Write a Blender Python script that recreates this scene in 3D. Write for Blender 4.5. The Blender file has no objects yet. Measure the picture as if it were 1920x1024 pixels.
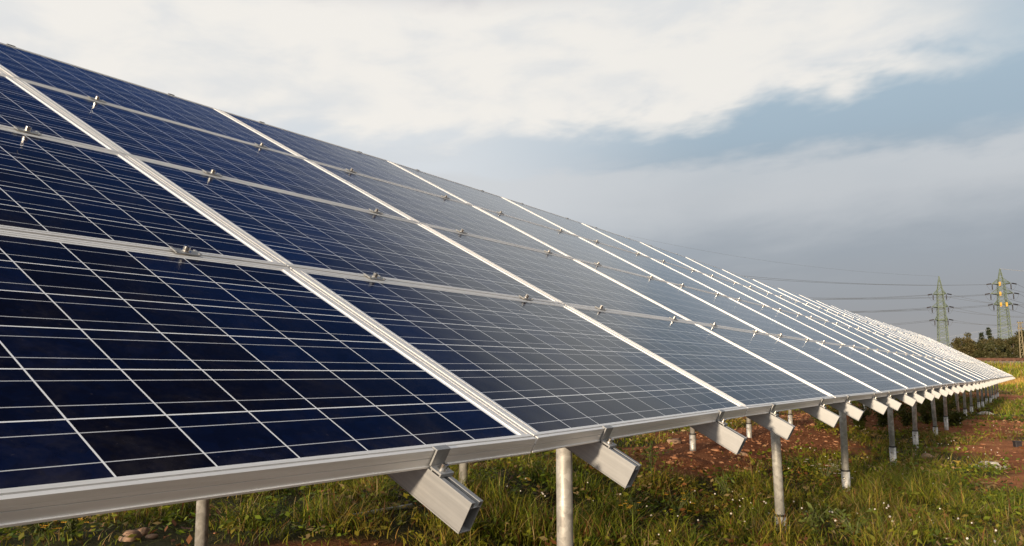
import bpy, bmesh, math, random
import numpy as np
from mathutils import Vector, Matrix, noise as mnoise
rad = math.radians
random.seed(7)
RNG = np.random.default_rng(11)
C = bpy.context.scene
COL = C.collection

# ------------------------------------------------------------------ camera
EYE = 1.15
YAW, PIT, FPX = -0.5834, 0.1247, 1483.36          # azimuth from +Y, pitch up, focal length in photo pixels (1920 wide)
cam_d = bpy.data.cameras.new('camera'); cam = bpy.data.objects.new('camera', cam_d); COL.objects.link(cam)
cam.location = (0, 0, EYE); cam.rotation_euler = (math.pi/2 + PIT, 0, -YAW)
cam_d.sensor_width = 36; cam_d.lens = FPX/1920*36; cam_d.clip_start = 0.05; cam_d.clip_end = 6000
C.camera = cam
FW = np.array([math.sin(YAW)*math.cos(PIT), math.cos(YAW)*math.cos(PIT), math.sin(PIT)])
RT = np.array([math.cos(YAW), -math.sin(YAW), 0.0]); UP = np.cross(RT, FW)
FH = np.array([math.sin(YAW), math.cos(YAW), 0.0])   # horizontal forward

# ------------------------------------------------------------------ light
SUN_EL, SUN_A = rad(5.6), rad(1.6)                   # low evening sun, behind the camera; SUN_A turns from -Y towards +X
sdir = Vector((math.sin(SUN_A)*math.cos(SUN_EL), -math.cos(SUN_A)*math.cos(SUN_EL), math.sin(SUN_EL)))
sun_d = bpy.data.lights.new('sun', 'SUN'); sun_d.energy = 4.4; sun_d.angle = rad(1.5); sun_d.color = (1.0, 0.80, 0.57)
sun = bpy.data.objects.new('sun', sun_d); COL.objects.link(sun)
sun.rotation_euler = sdir.to_track_quat('Z', 'Y').to_euler(); sun.location = sdir*30
vs = C.view_settings
C.display_settings.display_device = 'sRGB'
vs.view_transform = 'Standard'; vs.look = 'None'; vs.exposure = 0.35; vs.gamma = 1.0; vs.use_curve_mapping = False

# ------------------------------------------------------------------ node helper
class NT:
    def __init__(s, tree): s.t = tree; s.n = tree.nodes; s.l = tree.links
    def node(s, typ, **kw):
        n = s.n.new(typ)
        for k, v in kw.items(): setattr(n, k, v)
        return n
    def put(s, sock, v):
        if isinstance(v, V_): s.l.new(v.o, sock)
        elif hasattr(v, 'is_output'): s.l.new(v, sock)
        else: sock.default_value = v
    def m(s, op, *a):
        n = s.node('ShaderNodeMath', operation=op)
        for i, v in enumerate(a): s.put(n.inputs[i], v)
        return V_(s, n.outputs[0])
    def smooth(s, x, a, b):
        n = s.node('ShaderNodeMapRange', interpolation_type='SMOOTHSTEP')
        s.put(n.inputs[0], x); n.inputs[1].default_value = a; n.inputs[2].default_value = b
        return V_(s, n.outputs[0])
    def mix(s, f, a, b):
        n = s.node('ShaderNodeMix', data_type='RGBA')
        s.put(n.inputs[0], f)
        for i, v in ((6, a), (7, b)):
            if isinstance(v, (tuple, list)) and len(v) == 3: v = (*v, 1)
            s.put(n.inputs[i], v)
        return n.outputs[2]
    def noise(s, vec, scale, detail=4, rough=.55, dist=0.0):
        n = s.node('ShaderNodeTexNoise'); n.inputs['Scale'].default_value = scale; n.inputs['Detail'].default_value = detail
        n.inputs['Roughness'].default_value = rough; n.inputs['Distortion'].default_value = dist
        if vec is not None: s.put(n.inputs['Vector'], vec)
        return V_(s, n.outputs['Fac'])
    def comb(s, x, y, z):
        n = s.node('ShaderNodeCombineXYZ')
        for i, v in enumerate((x, y, z)): s.put(n.inputs[i], v)
        return n.outputs[0]
    def ramp(s, f, stops):
        n = s.node('ShaderNodeValToRGB'); e = n.color_ramp.elements
        while len(e) > 1: e.remove(e[-1])
        e[0].position, e[0].color = stops[0][0], (*stops[0][1], 1)
        for p, c in stops[1:]:
            k = e.new(p); k.color = (*c, 1)
        s.put(n.inputs[0], f); return n.outputs[0]
class V_:
    def __init__(s, nt, o): s.nt, s.o = nt, o
    def __add__(s, b): return s.nt.m('ADD', s, b)
    def __radd__(s, b): return s.nt.m('ADD', b, s)
    def __sub__(s, b): return s.nt.m('SUBTRACT', s, b)
    def __rsub__(s, b): return s.nt.m('SUBTRACT', b, s)
    def __mul__(s, b): return s.nt.m('MULTIPLY', s, b)
    def __rmul__(s, b): return s.nt.m('MULTIPLY', s, b)
    def __truediv__(s, b): return s.nt.m('DIVIDE', s, b)
    def max(s, b): return s.nt.m('MAXIMUM', s, b)
    def min(s, b): return s.nt.m('MINIMUM', s, b)

# ------------------------------------------------------------------ world: clear Nishita sky with evening clouds in front of it
w = bpy.data.worlds.new('World'); C.world = w; w.use_nodes = True
t = NT(w.node_tree); t.n.clear()
sky = t.node('ShaderNodeTexSky', sky_type='NISHITA'); sky.sun_disc = False
sky.sun_elevation = SUN_EL; sky.sun_rotation = math.pi - SUN_A; sky.air_density = 1.0; sky.dust_density = 0.2; sky.ozone_density = 5.0
tc = t.node('ShaderNodeTexCoord'); sep = t.node('ShaderNodeSeparateXYZ'); t.l.new(tc.outputs['Generated'], sep.inputs[0])
dx, dy, dz = (V_(t, sep.outputs[i]) for i in range(3))
az = t.m('ARCTAN2', dx, dy)*57.2958
el = t.m('ARCSINE', t.m('MINIMUM', t.m('MAXIMUM', dz, -1.0), 1.0))*57.2958
cv = t.comb(dx*1.0 - dz*0.6, dy*1.0, dz*2.6)
n1 = t.noise(cv, 2.6, 5, .5, .25)
n2 = t.noise(t.comb(dx*1.0 + 7.3, dy*1.0 + dx*.3, dz*6.5 - dx*.55), 2.6, 5, .52, .3)
n3 = t.noise(cv, 9.0, 4, .55, .2)
nn = (n1 - .5)*1.0
puff = (n3 - .5)*7.0 + nn*9.0
edge = 18.2 + (az + 24.0)*0.07                       # lower edge of the bright cloud bank
wh = t.smooth(el - edge + puff, -1.6, 1.4)
right = t.smooth(az + nn*14.0, -8.0, 3.0)            # the bank thins out to the right
wh = wh*(.93 - right*0.75)*(1.0 - t.smooth(az, 40.0, 95.0)*0.6)
b_el = el + (n3 - .5)*3.6 + (n2 - .5)*4.0 - az*.02
band = t.smooth(b_el*-1.0, -15.6, -14.2)*t.smooth(b_el, 7.5, 13.0)*(.45 + n1*.8)
wisp = t.smooth(n2 + (n3 - .5)*.3, .50, .68)*t.smooth(el, 5.0, 9.0)*.25
storm0 = t.ramp(el/40.0 + (n2 - .5)*.05, [(0.0, (.285, .272, .262)), (.09, (.26, .268, .282)), (.2, (.27, .30, .335)), (.3, (.27, .31, .355)), (.40, (.285, .365, .435)), (.5, (.31, .40, .475)), (1.0, (.28, .37, .47))])
storm = t.mix(t.smooth(az*-1.0 + nn*8.0, 17.0, 40.0)*t.smooth(el, 5.0, 12.0)*.9, storm0, (.56, .585, .61))
grey = t.mix((band*.8).max(wisp), storm, (.49, .505, .52))
wcol = t.mix(t.smooth(n3*.65 + n1*.35, .36, .58), (.60, .605, .605), (.705, .68, .64))
cloud = t.mix(wh, grey, wcol)
behind = t.smooth(az*-1.0, 80.0, 112.0).max(t.smooth(az, 18.0, 70.0))
warm = t.mix(behind, cloud, t.mix(t.smooth(el + nn*18.0, 14.0, 34.0), t.mix(t.smooth(t.m('ABSOLUTE', az), 112.0, 150.0), (.34, .325, .31), (.74, .75, .76)), (1.15, 1.12, 1.06)))
hole = t.smooth(el + (n3 - .5)*3.0, 26.5, 31.0) - t.smooth(t.m('ABSOLUTE', az + 63.0)*.9 + t.m('ABSOLUTE', el - 35.0)*.9 + nn*12.0, 9.0, 17.0)
cover = (1.0 - t.smooth(el + nn*3.0 + (n3 - .5)*3.0, 25.2, 30.0)*(1.0 - behind))*(1.0 - hole.max(0.0)*0.95*(1.0 - behind))
bg1 = t.node('ShaderNodeBackground'); clear = t.mix((1.0 - behind)*.88, sky.outputs[0], (.11, .40, 1.35))
t.put(bg1.inputs[0], t.mix(t.smooth(el, 33.0, 46.0)*.88*(1.0 - behind), clear, (.06, .07, .12))); bg1.inputs[1].default_value = 0.15
bg2 = t.node('ShaderNodeBackground'); t.l.new(warm, bg2.inputs[0]); bg2.inputs[1].default_value = 1.0
mxs = t.node('ShaderNodeMixShader'); t.put(mxs.inputs[0], cover); t.l.new(bg1.outputs[0], mxs.inputs[1]); t.l.new(bg2.outputs[0], mxs.inputs[2])
wo = t.node('ShaderNodeOutputWorld'); t.l.new(mxs.outputs[0], wo.inputs[0])

# ------------------------------------------------------------------ materials
def mat(name, build=None, col=(.5, .5, .5), rough=.5, metal=0.0, spec=.5):
    m = bpy.data.materials.new(name); m.use_nodes = True
    nt = NT(m.node_tree); b = nt.n['Principled BSDF']
    b.inputs['Base Color'].default_value = (*col, 1); b.inputs['Roughness'].default_value = rough
    b.inputs['Metallic'].default_value = metal; b.inputs['Specular IOR Level'].default_value = spec
    if build: build(nt, b)
    return m
def objco(nt): return nt.node('ShaderNodeTexCoord').outputs['Object']
def geopos(nt): return nt.node('ShaderNodeNewGeometry').outputs['Position']
def bump(nt, b, h, strength=.3, dist=.01):
    n = nt.node('ShaderNodeBump'); n.inputs['Strength'].default_value = strength; n.inputs['Distance'].default_value = dist
    nt.put(n.inputs['Height'], h); nt.l.new(n.outputs[0], b.inputs['Normal'])

CU, CV = 0.1569, 0.1555
def cells_build(nt, b):
    uv = nt.node('ShaderNodeUVMap'); sp = nt.node('ShaderNodeSeparateXYZ'); nt.l.new(uv.outputs[0], sp.inputs[0])
    u, v = V_(nt, sp.outputs[0]), V_(nt, sp.outputs[1])            # in cells: 0..10 along, 0..6 up the slope
    fu = nt.m('FRACT', u); fv = nt.m('FRACT', v)
    du = nt.m('ABSOLUTE', fu - .5); dv = nt.m('ABSOLUTE', fv - .5)
    gap_u = nt.m('GREATER_THAN', du, .5 - .0105); gap_v = nt.m('GREATER_THAN', dv, .5 - .0115)
    out = nt.m('GREATER_THAN', nt.m('ABSOLUTE', u - 5.0), 5.0).max(nt.m('GREATER_THAN', nt.m('ABSOLUTE', v - 3.0), 3.0))
    gap = gap_u.max(gap_v).max(out)
    bus = nt.m('LESS_THAN', nt.m('ABSOLUTE', dv - .25), .0068)
    oi = nt.node('ShaderNodeObjectInfo')
    wn = nt.node('ShaderNodeTexWhiteNoise', noise_dimensions='3D')
    nt.l.new(nt.comb(nt.m('FLOOR', u), nt.m('FLOOR', v), V_(nt, oi.outputs['Random'])*37.0), wn.inputs['Vector'])
    cellv = V_(nt, wn.outputs[0])
    vo = nt.node('ShaderNodeTexVoronoi'); vo.inputs['Scale'].default_value = 7.0; nt.l.new(nt.comb(u, v, V_(nt, oi.outputs['Random'])*9.0), vo.inputs['Vector'])
    cr = nt.node('ShaderNodeSeparateColor'); nt.l.new(vo.outputs['Color'], cr.inputs[0])
    k = cellv*.75 + V_(nt, cr.outputs[0])*.25
    base = nt.ramp(k, [(0, (.0022, .0022, .0055)), (.5, (.002, .0035, .013)), (1, (.0025, .006, .026))])
    c1 = nt.mix(bus, base, (.40, .41, .44))
    c2 = nt.mix(gap, c1, (.62, .63, .65))
    pv = nt.comb(u, v, V_(nt, oi.outputs['Random'])*50.0)
    d1 = nt.noise(pv, 1.1, 6, .65, .4); d2 = nt.noise(pv, 14.0, 3, .6)
    foot = 1.0 - nt.smooth(v + (d1 - .5)*.5, -.05, .45)           # dirt that rain leaves along the lower frame
    dirt = nt.smooth(d1*.75 + d2*.25, .45, .78)*.035 + foot*nt.smooth(d1, .35, .7)*.05 + nt.smooth(d2, .70, .74)*.05
    c3 = nt.mix(dirt, c2, (.30, .25, .20))
    nt.n.remove(b)
    df = nt.node('ShaderNodeBsdfDiffuse'); nt.l.new(c3, df.inputs[0])
    gl = nt.node('ShaderNodeBsdfGlossy'); gl.inputs[0].default_value = (.90, .95, 1.0, 1)
    nt.put(gl.inputs['Roughness'], d1*.09 + .125)
    fr = nt.node('ShaderNodeFresnel'); fr.inputs[0].default_value = 1.45
    bm = nt.node('ShaderNodeBump'); bm.inputs['Strength'].default_value = .25; bm.inputs['Distance'].default_value = .012
    nt.put(bm.inputs['Height'], nt.noise(pv, .55, 2, .4)); nt.l.new(bm.outputs[0], gl.inputs['Normal'])
    # anti-reflection coated glass: weak mirror when seen steeply, strong at a grazing angle
    fac = nt.m('POWER', V_(nt, fr.outputs[0]), 1.42)
    mx = nt.node('ShaderNodeMixShader'); nt.put(mx.inputs[0], fac); nt.l.new(df.outputs[0], mx.inputs[1]); nt.l.new(gl.outputs[0], mx.inputs[2])
    nt.l.new(mx.outputs[0], nt.n['Material Output'].inputs[0])
M_CELL = mat('solar_glass', cells_build)
def alu_build(nt, b):
    o = objco(nt); mp = nt.node('ShaderNodeMapping'); nt.l.new(o, mp.inputs[0]); mp.inputs['Scale'].default_value = (60, 1.2, 60)
    n = nt.noise(mp.outputs[0], 2.0, 4, .6)
    nt.put(b.inputs['Roughness'], n*.16 + .42)
    nt.l.new(nt.ramp(n, [(.3, (.70, .69, .67)), (.7, (.79, .78, .765))]), b.inputs['Base Color'])
M_FRAME = mat('anodised_frame', alu_build, metal=.45)
def rail_build(nt, b):
    o = objco(nt); mp = nt.node('ShaderNodeMapping'); nt.l.new(o, mp.inputs[0]); mp.inputs['Scale'].default_value = (40, 1.0, 40)
    n = nt.noise(mp.outputs[0], 4.0, 6, .65); n2 = nt.noise(o, 9.0, 5, .6)
    nt.put(b.inputs['Roughness'], n*.2 + .46)
    nt.l.new(nt.ramp(n*.6 + n2*.4, [(.3, (.24, .245, .25)), (.55, (.31, .315, .32)), (.75, (.40, .40, .40))]), b.inputs['Base Color'])
    bump(nt, b, n, .08, .002)
M_RAIL = mat('mill_aluminium', rail_build, metal=.6)
M_STEEL = mat('stainless_bolt', col=(.62, .60, .57), rough=.25, metal=1.0)
def galv_build(nt, b):
    o = geopos(nt); n = nt.noise(o, 14.0, 5, .65, .6); n2 = nt.noise(o, 3.0, 3, .5)
    vo = nt.node('ShaderNodeTexVoronoi'); vo.inputs['Scale'].default_value = 45; nt.l.new(o, vo.inputs['Vector'])
    sc = nt.node('ShaderNodeSeparateColor'); nt.l.new(vo.outputs['Color'], sc.inputs[0])
    k = n*.6 + n2*.25 + V_(nt, sc.outputs[0])*.15
    nt.l.new(nt.ramp(k, [(.32, (.30, .29, .27)), (.5, (.47, .46, .43)), (.62, (.62, .61, .58)), (.75, (.72, .70, .66))]), b.inputs['Base Color'])
    nt.put(b.inputs['Roughness'], n*.25 + .38)
    bump(nt, b, n, .12, .004)
M_GALV = mat('galvanised_steel', galv_build, metal=.35)
M_DARK = mat('black_rubber', col=(.012, .012, .012), rough=.6)
def soil_build(nt, b):
    p = geopos(nt)
    n1 = nt.noise(p, .45, 4, .6, .3); n2 = nt.noise(p, 3.5, 6, .68); n3 = nt.noise(p, 34.0, 4, .7)
    at = nt.node('ShaderNodeAttribute'); at.attribute_name = 'cover'
    soil = nt.ramp(n1*.45 + n2*.55, [(.30, (.11, .036, .014)), (.46, (.25, .088, .034)), (.58, (.36, .145, .06)), (.72, (.44, .23, .12))])
    grit = nt.mix(nt.smooth(n3, .62, .74)*.6, soil, (.42, .27, .17))
    turf = nt.ramp(n2*.5 + n3*.5, [(.3, (.020, .022, .008)), (.5, (.045, .043, .015)), (.7, (.075, .062, .026))])
    far = nt.ramp(n1*.5 + n2*.5, [(.3, (.05, .06, .015)), (.55, (.09, .10, .025)), (.75, (.15, .13, .04))])
    k = V_(nt, at.outputs['Fac'])
    sepc = nt.node('ShaderNodeSeparateColor'); nt.l.new(at.outputs['Color'], sepc.inputs[0])
    c = nt.mix(nt.smooth(V_(nt, sepc.outputs[0]) + (n2 - .5)*.5, .3, .7), grit, turf)
    c = nt.mix(V_(nt, sepc.outputs[1]), c, far)
    c = nt.mix(V_(nt, sepc.outputs[2]), c, nt.ramp(n3, [(.3, (.12, .085, .065)), (.7, (.34, .27, .22))]))
    nt.l.new(c, b.inputs['Base Color']); b.inputs['Roughness'].default_value = .95; b.inputs['Specular IOR Level'].default_value = .15
    bump(nt, b, n2*.55 + n3*.45, 1.0, .07)
M_GROUND = mat('red_soil', soil_build)
def leaf_mat(name, tint=(1, 1, 1), trans=.35):
    def bld(nt, b):
        at = nt.node('ShaderNodeAttribute'); at.attribute_name = 'tint'
        c = nt.mix(1.0, at.outputs['Color'], tint); nt.n[-1].blend_type = 'MULTIPLY'
        nt.l.new(c, b.inputs['Base Color']); b.inputs['Roughness'].default_value = .55; b.inputs['Specular IOR Level'].default_value = .25
        tr = nt.node('ShaderNodeBsdfTranslucent'); nt.l.new(c, tr.inputs[0])
        mx = nt.node('ShaderNodeMixShader'); mx.inputs[0].default_value = trans
        nt.l.new(b.outputs[0], mx.inputs[1]); nt.l.new(tr.outputs[0], mx.inputs[2])
        nt.l.new(mx.outputs[0], nt.n['Material Output'].inputs[0])
    return mat(name, bld)
M_LEAF = leaf_mat('grass_leaf')
M_TREE = leaf_mat('tree_leaf', trans=.2)
def bark_build(nt, b):
    n = nt.noise(objco(nt), 6.0, 5, .7); nt.l.new(nt.ramp(n, [(.3, (.04, .028, .02)), (.7, (.13, .10, .075))]), b.inputs['Base Color']); b.inputs['Roughness'].default_value = .9
M_BARK = mat('bark', bark_build)
def stone_build(nt, b):
    o = objco(nt); n = nt.noise(o, 5.0, 6, .65); n2 = nt.noise(o, 40.0, 3, .6)
    nt.l.new(nt.ramp(n*.7 + n2*.3, [(.3, (.17, .10, .065)), (.55, (.32, .20, .13)), (.75, (.47, .35, .26))]), b.inputs['Base Color'])
    b.inputs['Roughness'].default_value = .9; bump(nt, b, n, .6, .02)
M_STONE = mat('field_stone', stone_build)
M_CLOD = mat('clods', lambda nt, b: nt.l.new(nt.ramp(nt.noise(geopos(nt), 9.0, 5, .65)*.6 + nt.noise(geopos(nt), 1.7, 3, .6)*.4, [(.3, (.16, .06, .028)), (.5, (.32, .14, .065)), (.62, (.40, .22, .12)), (.75, (.50, .38, .28))]), b.inputs['Base Color']), rough=.9)
M_SLAB = mat('pale_stone', lambda nt, b: (stone_build(nt, b), nt.l.new(nt.ramp(nt.noise(objco(nt), 6.0, 5, .6), [(.3, (.30, .27, .23)), (.7, (.55, .50, .44))]), b.inputs['Base Color'])))
def pyl_build(nt, b):
    n = nt.noise(geopos(nt), .8, 4, .6); nt.l.new(nt.ramp(n, [(.3, (.075, .105, .06)), (.7, (.12, .15, .09))]), b.inputs['Base Color'])
M_PYLON = mat('green_painted_lattice', pyl_build, rough=.6)
M_INSUL = mat('dark_insulator', col=(.03, .022, .022), rough=.35)
M_PLATE = mat('yellow_sign', col=(.55, .30, .03), rough=.5)
M_WIRE = mat('weathered_cable', col=(.10, .10, .10), rough=.6, metal=.3)
M_BRIGHT = mat('bright_cable', col=(.75, .72, .68), rough=.35, metal=.6)
M_POLE = mat('weathered_pole', lambda nt, b: nt.l.new(nt.ramp(nt.noise(geopos(nt), 2.0, 4, .6), [(.3, (.17, .14, .08)), (.7, (.27, .22, .13))]), b.inputs['Base Color']), rough=.85)
M_RUST = mat('rusty_rail', lambda nt, b: nt.l.new(nt.ramp(nt.noise(geopos(nt), 3.0, 4, .6), [(.3, (.07, .03, .018)), (.7, (.16, .075, .045))]), b.inputs['Base Color']), rough=.75)
M_PETAL = mat('white_petal', col=(.72, .66, .60), rough=.7)
M_YELLOW = mat('yellow_petal', col=(.75, .40, .02), rough=.6)
M_BLACK = mat('black_plastic', lambda nt, b: nt.l.new(nt.ramp(nt.noise(objco(nt), 12.0, 4, .6), [(.3, (.012, .010, .012)), (.7, (.03, .026, .028))]), b.inputs['Base Color']), rough=.5)

# ------------------------------------------------------------------ object helpers
class MB:
    """collects faces for one mesh"""
    def __init__(s): s.v = []; s.f = []
    def add(s, vs, fs):
        o = len(s.v); s.v += [tuple(p) for p in vs]; s.f += [tuple(i + o for i in f) for f in fs]
    def box(s, a, b, fn=None):
        x0, y0, z0 = a; x1, y1, z1 = b
        P = [(x0, y0, z0), (x1, y0, z0), (x1, y1, z0), (x0, y1, z0), (x0, y0, z1), (x1, y0, z1), (x1, y1, z1), (x0, y1, z1)]
        if fn: P = [fn(*p) for p in P]
        s.add(P, [(0, 3, 2, 1), (4, 5, 6, 7), (0, 1, 5, 4), (1, 2, 6, 5), (2, 3, 7, 6), (3, 0, 4, 7)])
    def tube(s, p0, p1, r0, r1=None, n=12, cap=True):
        p0, p1 = Vector(p0), Vector(p1); r1 = r0 if r1 is None else r1
        d = (p1 - p0).normalized(); a = d.orthogonal().normalized(); b = d.cross(a)
        vs = []
        for p, r in ((p0, r0), (p1, r1)):
            for i in range(n):
                q = 2*math.pi*i/n; vs.append(p + a*(math.cos(q)*r) + b*(math.sin(q)*r))
        fs = [(i, (i+1) % n, n + (i+1) % n, n + i) for i in range(n)]
        if cap: fs += [tuple(range(n-1, -1, -1)), tuple(range(n, 2*n))]
        s.add(vs, fs)
    def path(s, pts, rads, n=6):
        vs = []; pts = [Vector(p) for p in pts]
        for i, p in enumerate(pts):
            d = (pts[min(i+1, len(pts)-1)] - pts[max(i-1, 0)]).normalized()
            a = d.cross(Vector((0.31, 0.17, .93))); a = a.normalized() if a.length > 1e-4 else d.orthogonal().normalized(); b = d.cross(a)
            for j in range(n):
                q = 2*math.pi*j/n; vs.append(p + (a*math.cos(q) + b*math.sin(q))*rads[i])
        fs = []
        for i in range(len(pts)-1):
            for j in range(n): fs.append((i*n + j, i*n + (j+1) % n, (i+1)*n + (j+1) % n, (i+1)*n + j))
        fs += [tuple(range(n-1, -1, -1)), tuple(range((len(pts)-1)*n, len(pts)*n))]
        s.add(vs, fs)
    def mesh(s, name, m, smooth=False):
        me = bpy.data.meshes.new(name); me.from_pydata(s.v, [], s.f); me.materials.append(m)
        if smooth: me.polygons.foreach_set('use_smooth', [True]*len(me.polygons))
        me.update(); return me
    def build(s, name, m, parent=None, smooth=False, bevel=0):
        o = bpy.data.objects.new(name, s.mesh(name, m, smooth)); COL.objects.link(o)
        if parent: o.parent = parent
        if bevel:
            md = o.modifiers.new('bevel', 'BEVEL'); md.width = bevel; md.segments = 2; md.limit_method = 'ANGLE'
        return o
def tag(o, label=None, cat=None, group=None, kind=None):
    for k, v in (('label', label), ('category', cat), ('group', group), ('kind', kind)):
        if v: o[k] = v
    return o
def thing(name, label, cat, loc=(0, 0, 0), group=None):
    o = bpy.data.objects.new(name, None); COL.objects.link(o); o.location = loc; o.empty_display_size = .1
    return tag(o, label, cat, group)
def copy_tree(o, parent=None):
    c = o.copy(); COL.objects.link(c); c.parent = parent
    if parent: c.matrix_parent_inverse = o.matrix_parent_inverse.copy()
    for ch in list(o.children): copy_tree(ch, c)
    return c
ORD = 'first second third fourth fifth sixth seventh eighth ninth tenth eleventh twelfth thirteenth fourteenth fifteenth sixteenth seventeenth eighteenth nineteenth twentieth'.split()
def nth(i, n, near='near', far='far'):
    """ordinal from whichever end is closer"""
    if i == 0: return f'at the {near} end'
    if i == n-1: return f'at the {far} end'
    if i < n/2: return f'{ORD[i] if i < 20 else ORD[19]} from the {near} end'
    return f'{ORD[n-1-i]} from the {far} end'
def mesh_np(name, verts, loops_per_face, faces_flat, m, tint=None, parent=None):
    me = bpy.data.meshes.new(name); nv = len(verts); nf = len(loops_per_face)
    me.vertices.add(nv); me.vertices.foreach_set('co', np.asarray(verts, np.float32).ravel())
    me.loops.add(len(faces_flat)); me.loops.foreach_set('vertex_index', np.asarray(faces_flat, np.int32))
    me.polygons.add(nf); st = np.concatenate([[0], np.cumsum(loops_per_face)[:-1]]).astype(np.int32)
    me.polygons.foreach_set('loop_start', st)
    if tint is not None:
        a = me.color_attributes.new('tint', 'FLOAT_COLOR', 'POINT'); a.data.foreach_set('color', np.c_[tint, np.ones(nv)].astype(np.float32).ravel())
    me.materials.append(m); me.update(calc_edges=True); me.validate()
    o = bpy.data.objects.new(name, me); COL.objects.link(o)
    if parent: o.parent = parent
    return o

# ------------------------------------------------------------------ numpy value noise and the terrain
_tab = RNG.random((256, 256))
def vnoise(x, y, s=1.0, oct=3):
    x = np.asarray(x, float)*s; y = np.asarray(y, float)*s; r = 0; a = 1; tot = 0
    for o in range(oct):
        xi = np.floor(x).astype(int); yi = np.floor(y).astype(int); fx = x - xi; fy = y - yi
        fx = fx*fx*(3-2*fx); fy = fy*fy*(3-2*fy)
        g = lambda i, j: _tab[(xi+i) & 255, (yi+j) & 255]
        r = r + a*((g(0,0)*(1-fx) + g(1,0)*fx)*(1-fy) + (g(0,1)*(1-fx) + g(1,1)*fx)*fy); tot += a
        a *= .5; x = x*2.03 + 17.1; y = y*2.03 + 5.7
    return r/tot
def sst(x, a, b):
    k = np.clip((x-a)/(b-a), 0, 1); return k*k*(3-2*k)
def depth(x, y): return np.asarray(x)*FH[0] + np.asarray(y)*FH[1]
BANK_H = 1.62
def ground_z(x, y):
    x = np.asarray(x, float); y = np.asarray(y, float); wd = depth(x, y)
    z = .20*sst(-x, 2.3, 3.9)*(1 - sst(wd, 40, 55)) + (vnoise(x, y, .35, 3) - .5)*.10 + (vnoise(x, y, 2.4, 3) - .5)*.05
    bank = BANK_H*sst(wd, 57, 66) + .45*sst(wd, 65.4, 66.8)
    return z*(1 - .8*sst(wd, 55, 62)) + bank + (vnoise(x, y, .25, 2) - .5)*.5*sst(wd, 50, 58)*(1 - sst(wd, 60, 66))
def pix_ray(px, py): return FW + RT*(px-960)/FPX - UP*(py-512)/FPX
def G(px, py):
    """ground point seen at a photo pixel (flat terrain approximation refined a few times)"""
    v = pix_ray(px, py); z = 0.0
    for _ in range(6):
        s = (z - EYE)/v[2]; x, y = v[0]*s, v[1]*s; z = float(ground_z(x, y))
    return x, y, z
def D3(px, py, wd):
    """point seen at a photo pixel at a horizontal depth wd"""
    v = pix_ray(px, py); s = wd/(v @ FH); p = v*s; return Vector((p[0], p[1], p[2] + EYE))

# grass cover: 1 = turf, 0 = bare soil
_patch = []   # filled with (x, y, rx, ry, strength)
for px, py, rx, ry, s in [(600, 908, .8, .45, -.9), (120, 965, .8, .6, -.9), (250, 1005, .35, .3, -.5), (760, 895, .9, .4, -.7), (1300, 850, .7, .9, -.7), (1420, 835, .8, .9, -.8), (1560, 845, .6, 1.0, -.5),
                          (1850, 800, .9, 3.5, -.8), (1900, 850, .7, 2.2, -.9), (1900, 900, .5, 1.0, -.35), (1650, 800, 1.0, 2.5, -.3), (1895, 745, 3.0, 3.0, -.9), (1780, 845, .35, .6, -.3),
                          (1790, 880, .8, .9, .5), (1780, 830, .4, .8, .4), (450, 995, .6, .5, .8), (560, 1015, .9, .5, 1.2), (690, 1000, 1.1, .6, 1.3), (800, 965, .9, .6, 1.2), (900, 950, 1.0, .8, .9), (1050, 1000, 1.0, .7, .6), (1200, 930, 1.2, 1.2, .7), (1600, 980, 1.2, 1.2, .5)]:
    v = pix_ray(px, py); k = -EYE/v[2]; _patch.append((v[0]*k, v[1]*k, rx, ry, s))
def cover_of(x, y):
    x = np.asarray(x, float); y = np.asarray(y, float)
    c = .62 + (vnoise(x + 31, y + 11, .8, 3) - .5)*1.5
    c = c - .55*np.exp(-((x + 3.5)/.75)**2)*(1 - sst(y, 24, 34))
    for px, py, rx, ry, s in _patch: c = c + s*np.exp(-((x-px)/rx)**2 - ((y-py)/ry)**2)
    return np.clip(c, 0, 1)

# ------------------------------------------------------------------ setting: ground, one sheet to the horizon
def axis(fine0, fine1, step, lim):
    a = list(np.arange(fine0, fine1 + 1e-6, step)); s = step; x = a[-1]
    while x < lim: s *= 1.22; x += s; a.append(x)
    s = step; x = a[0]
    while x > -lim: s *= 1.22; x -= s; a.insert(0, x)
    return np.array(a)
def build_ground():
    L = axis(-7.0, 13.0, .085, 3000.0); W = np.concatenate([axis(3.0, 26.0, .095, 100.0)])
    W = np.unique(np.concatenate([np.array([-3000., -900, -300, -100, -40, -15, -6, -3, -1, 0, 1, 2]), np.arange(3, 26, .095), np.arange(26, 56, .4), np.arange(56, 70, .25), np.arange(70, 120, 4), np.array([140., 180, 240, 320, 450, 700, 1200, 2200, 3000])]))
    lx, wx = np.meshgrid(L, W); nx = len(L); ny = len(W)
    x = lx*RT[0] + wx*FH[0]; y = lx*RT[1] + wx*FH[1]; z = ground_z(x, y)
    V = np.stack([x, y, z], -1).reshape(-1, 3)
    i = np.arange(nx*ny).reshape(ny, nx)
    F = np.stack([i[:-1, :-1], i[:-1, 1:], i[1:, 1:], i[1:, :-1]], -1).reshape(-1, 4)
    o = mesh_np('ground', V, np.full(len(F), 4), F.ravel(), M_GROUND)
    me = o.data; a = me.color_attributes.new('cover', 'FLOAT_COLOR', 'POINT')
    wd = depth(V[:, 0], V[:, 1]); cov = cover_of(V[:, 0], V[:, 1]); farm = sst(wd, 44, 54)*(1 - sst(wd, 65.5, 66.5)*(1 - sst(wd, 70, 74))); ball = sst(wd, 65.2, 66.2)*(1 - sst(wd, 71, 74))
    a.data.foreach_set('color', np.stack([cov, farm, ball, np.ones_like(cov)], -1).astype(np.float32).ravel())
    me.polygons.foreach_set('use_smooth', np.ones(len(me.polygons), bool))
    tag(o, kind='structure'); return o
build_ground()

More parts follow.
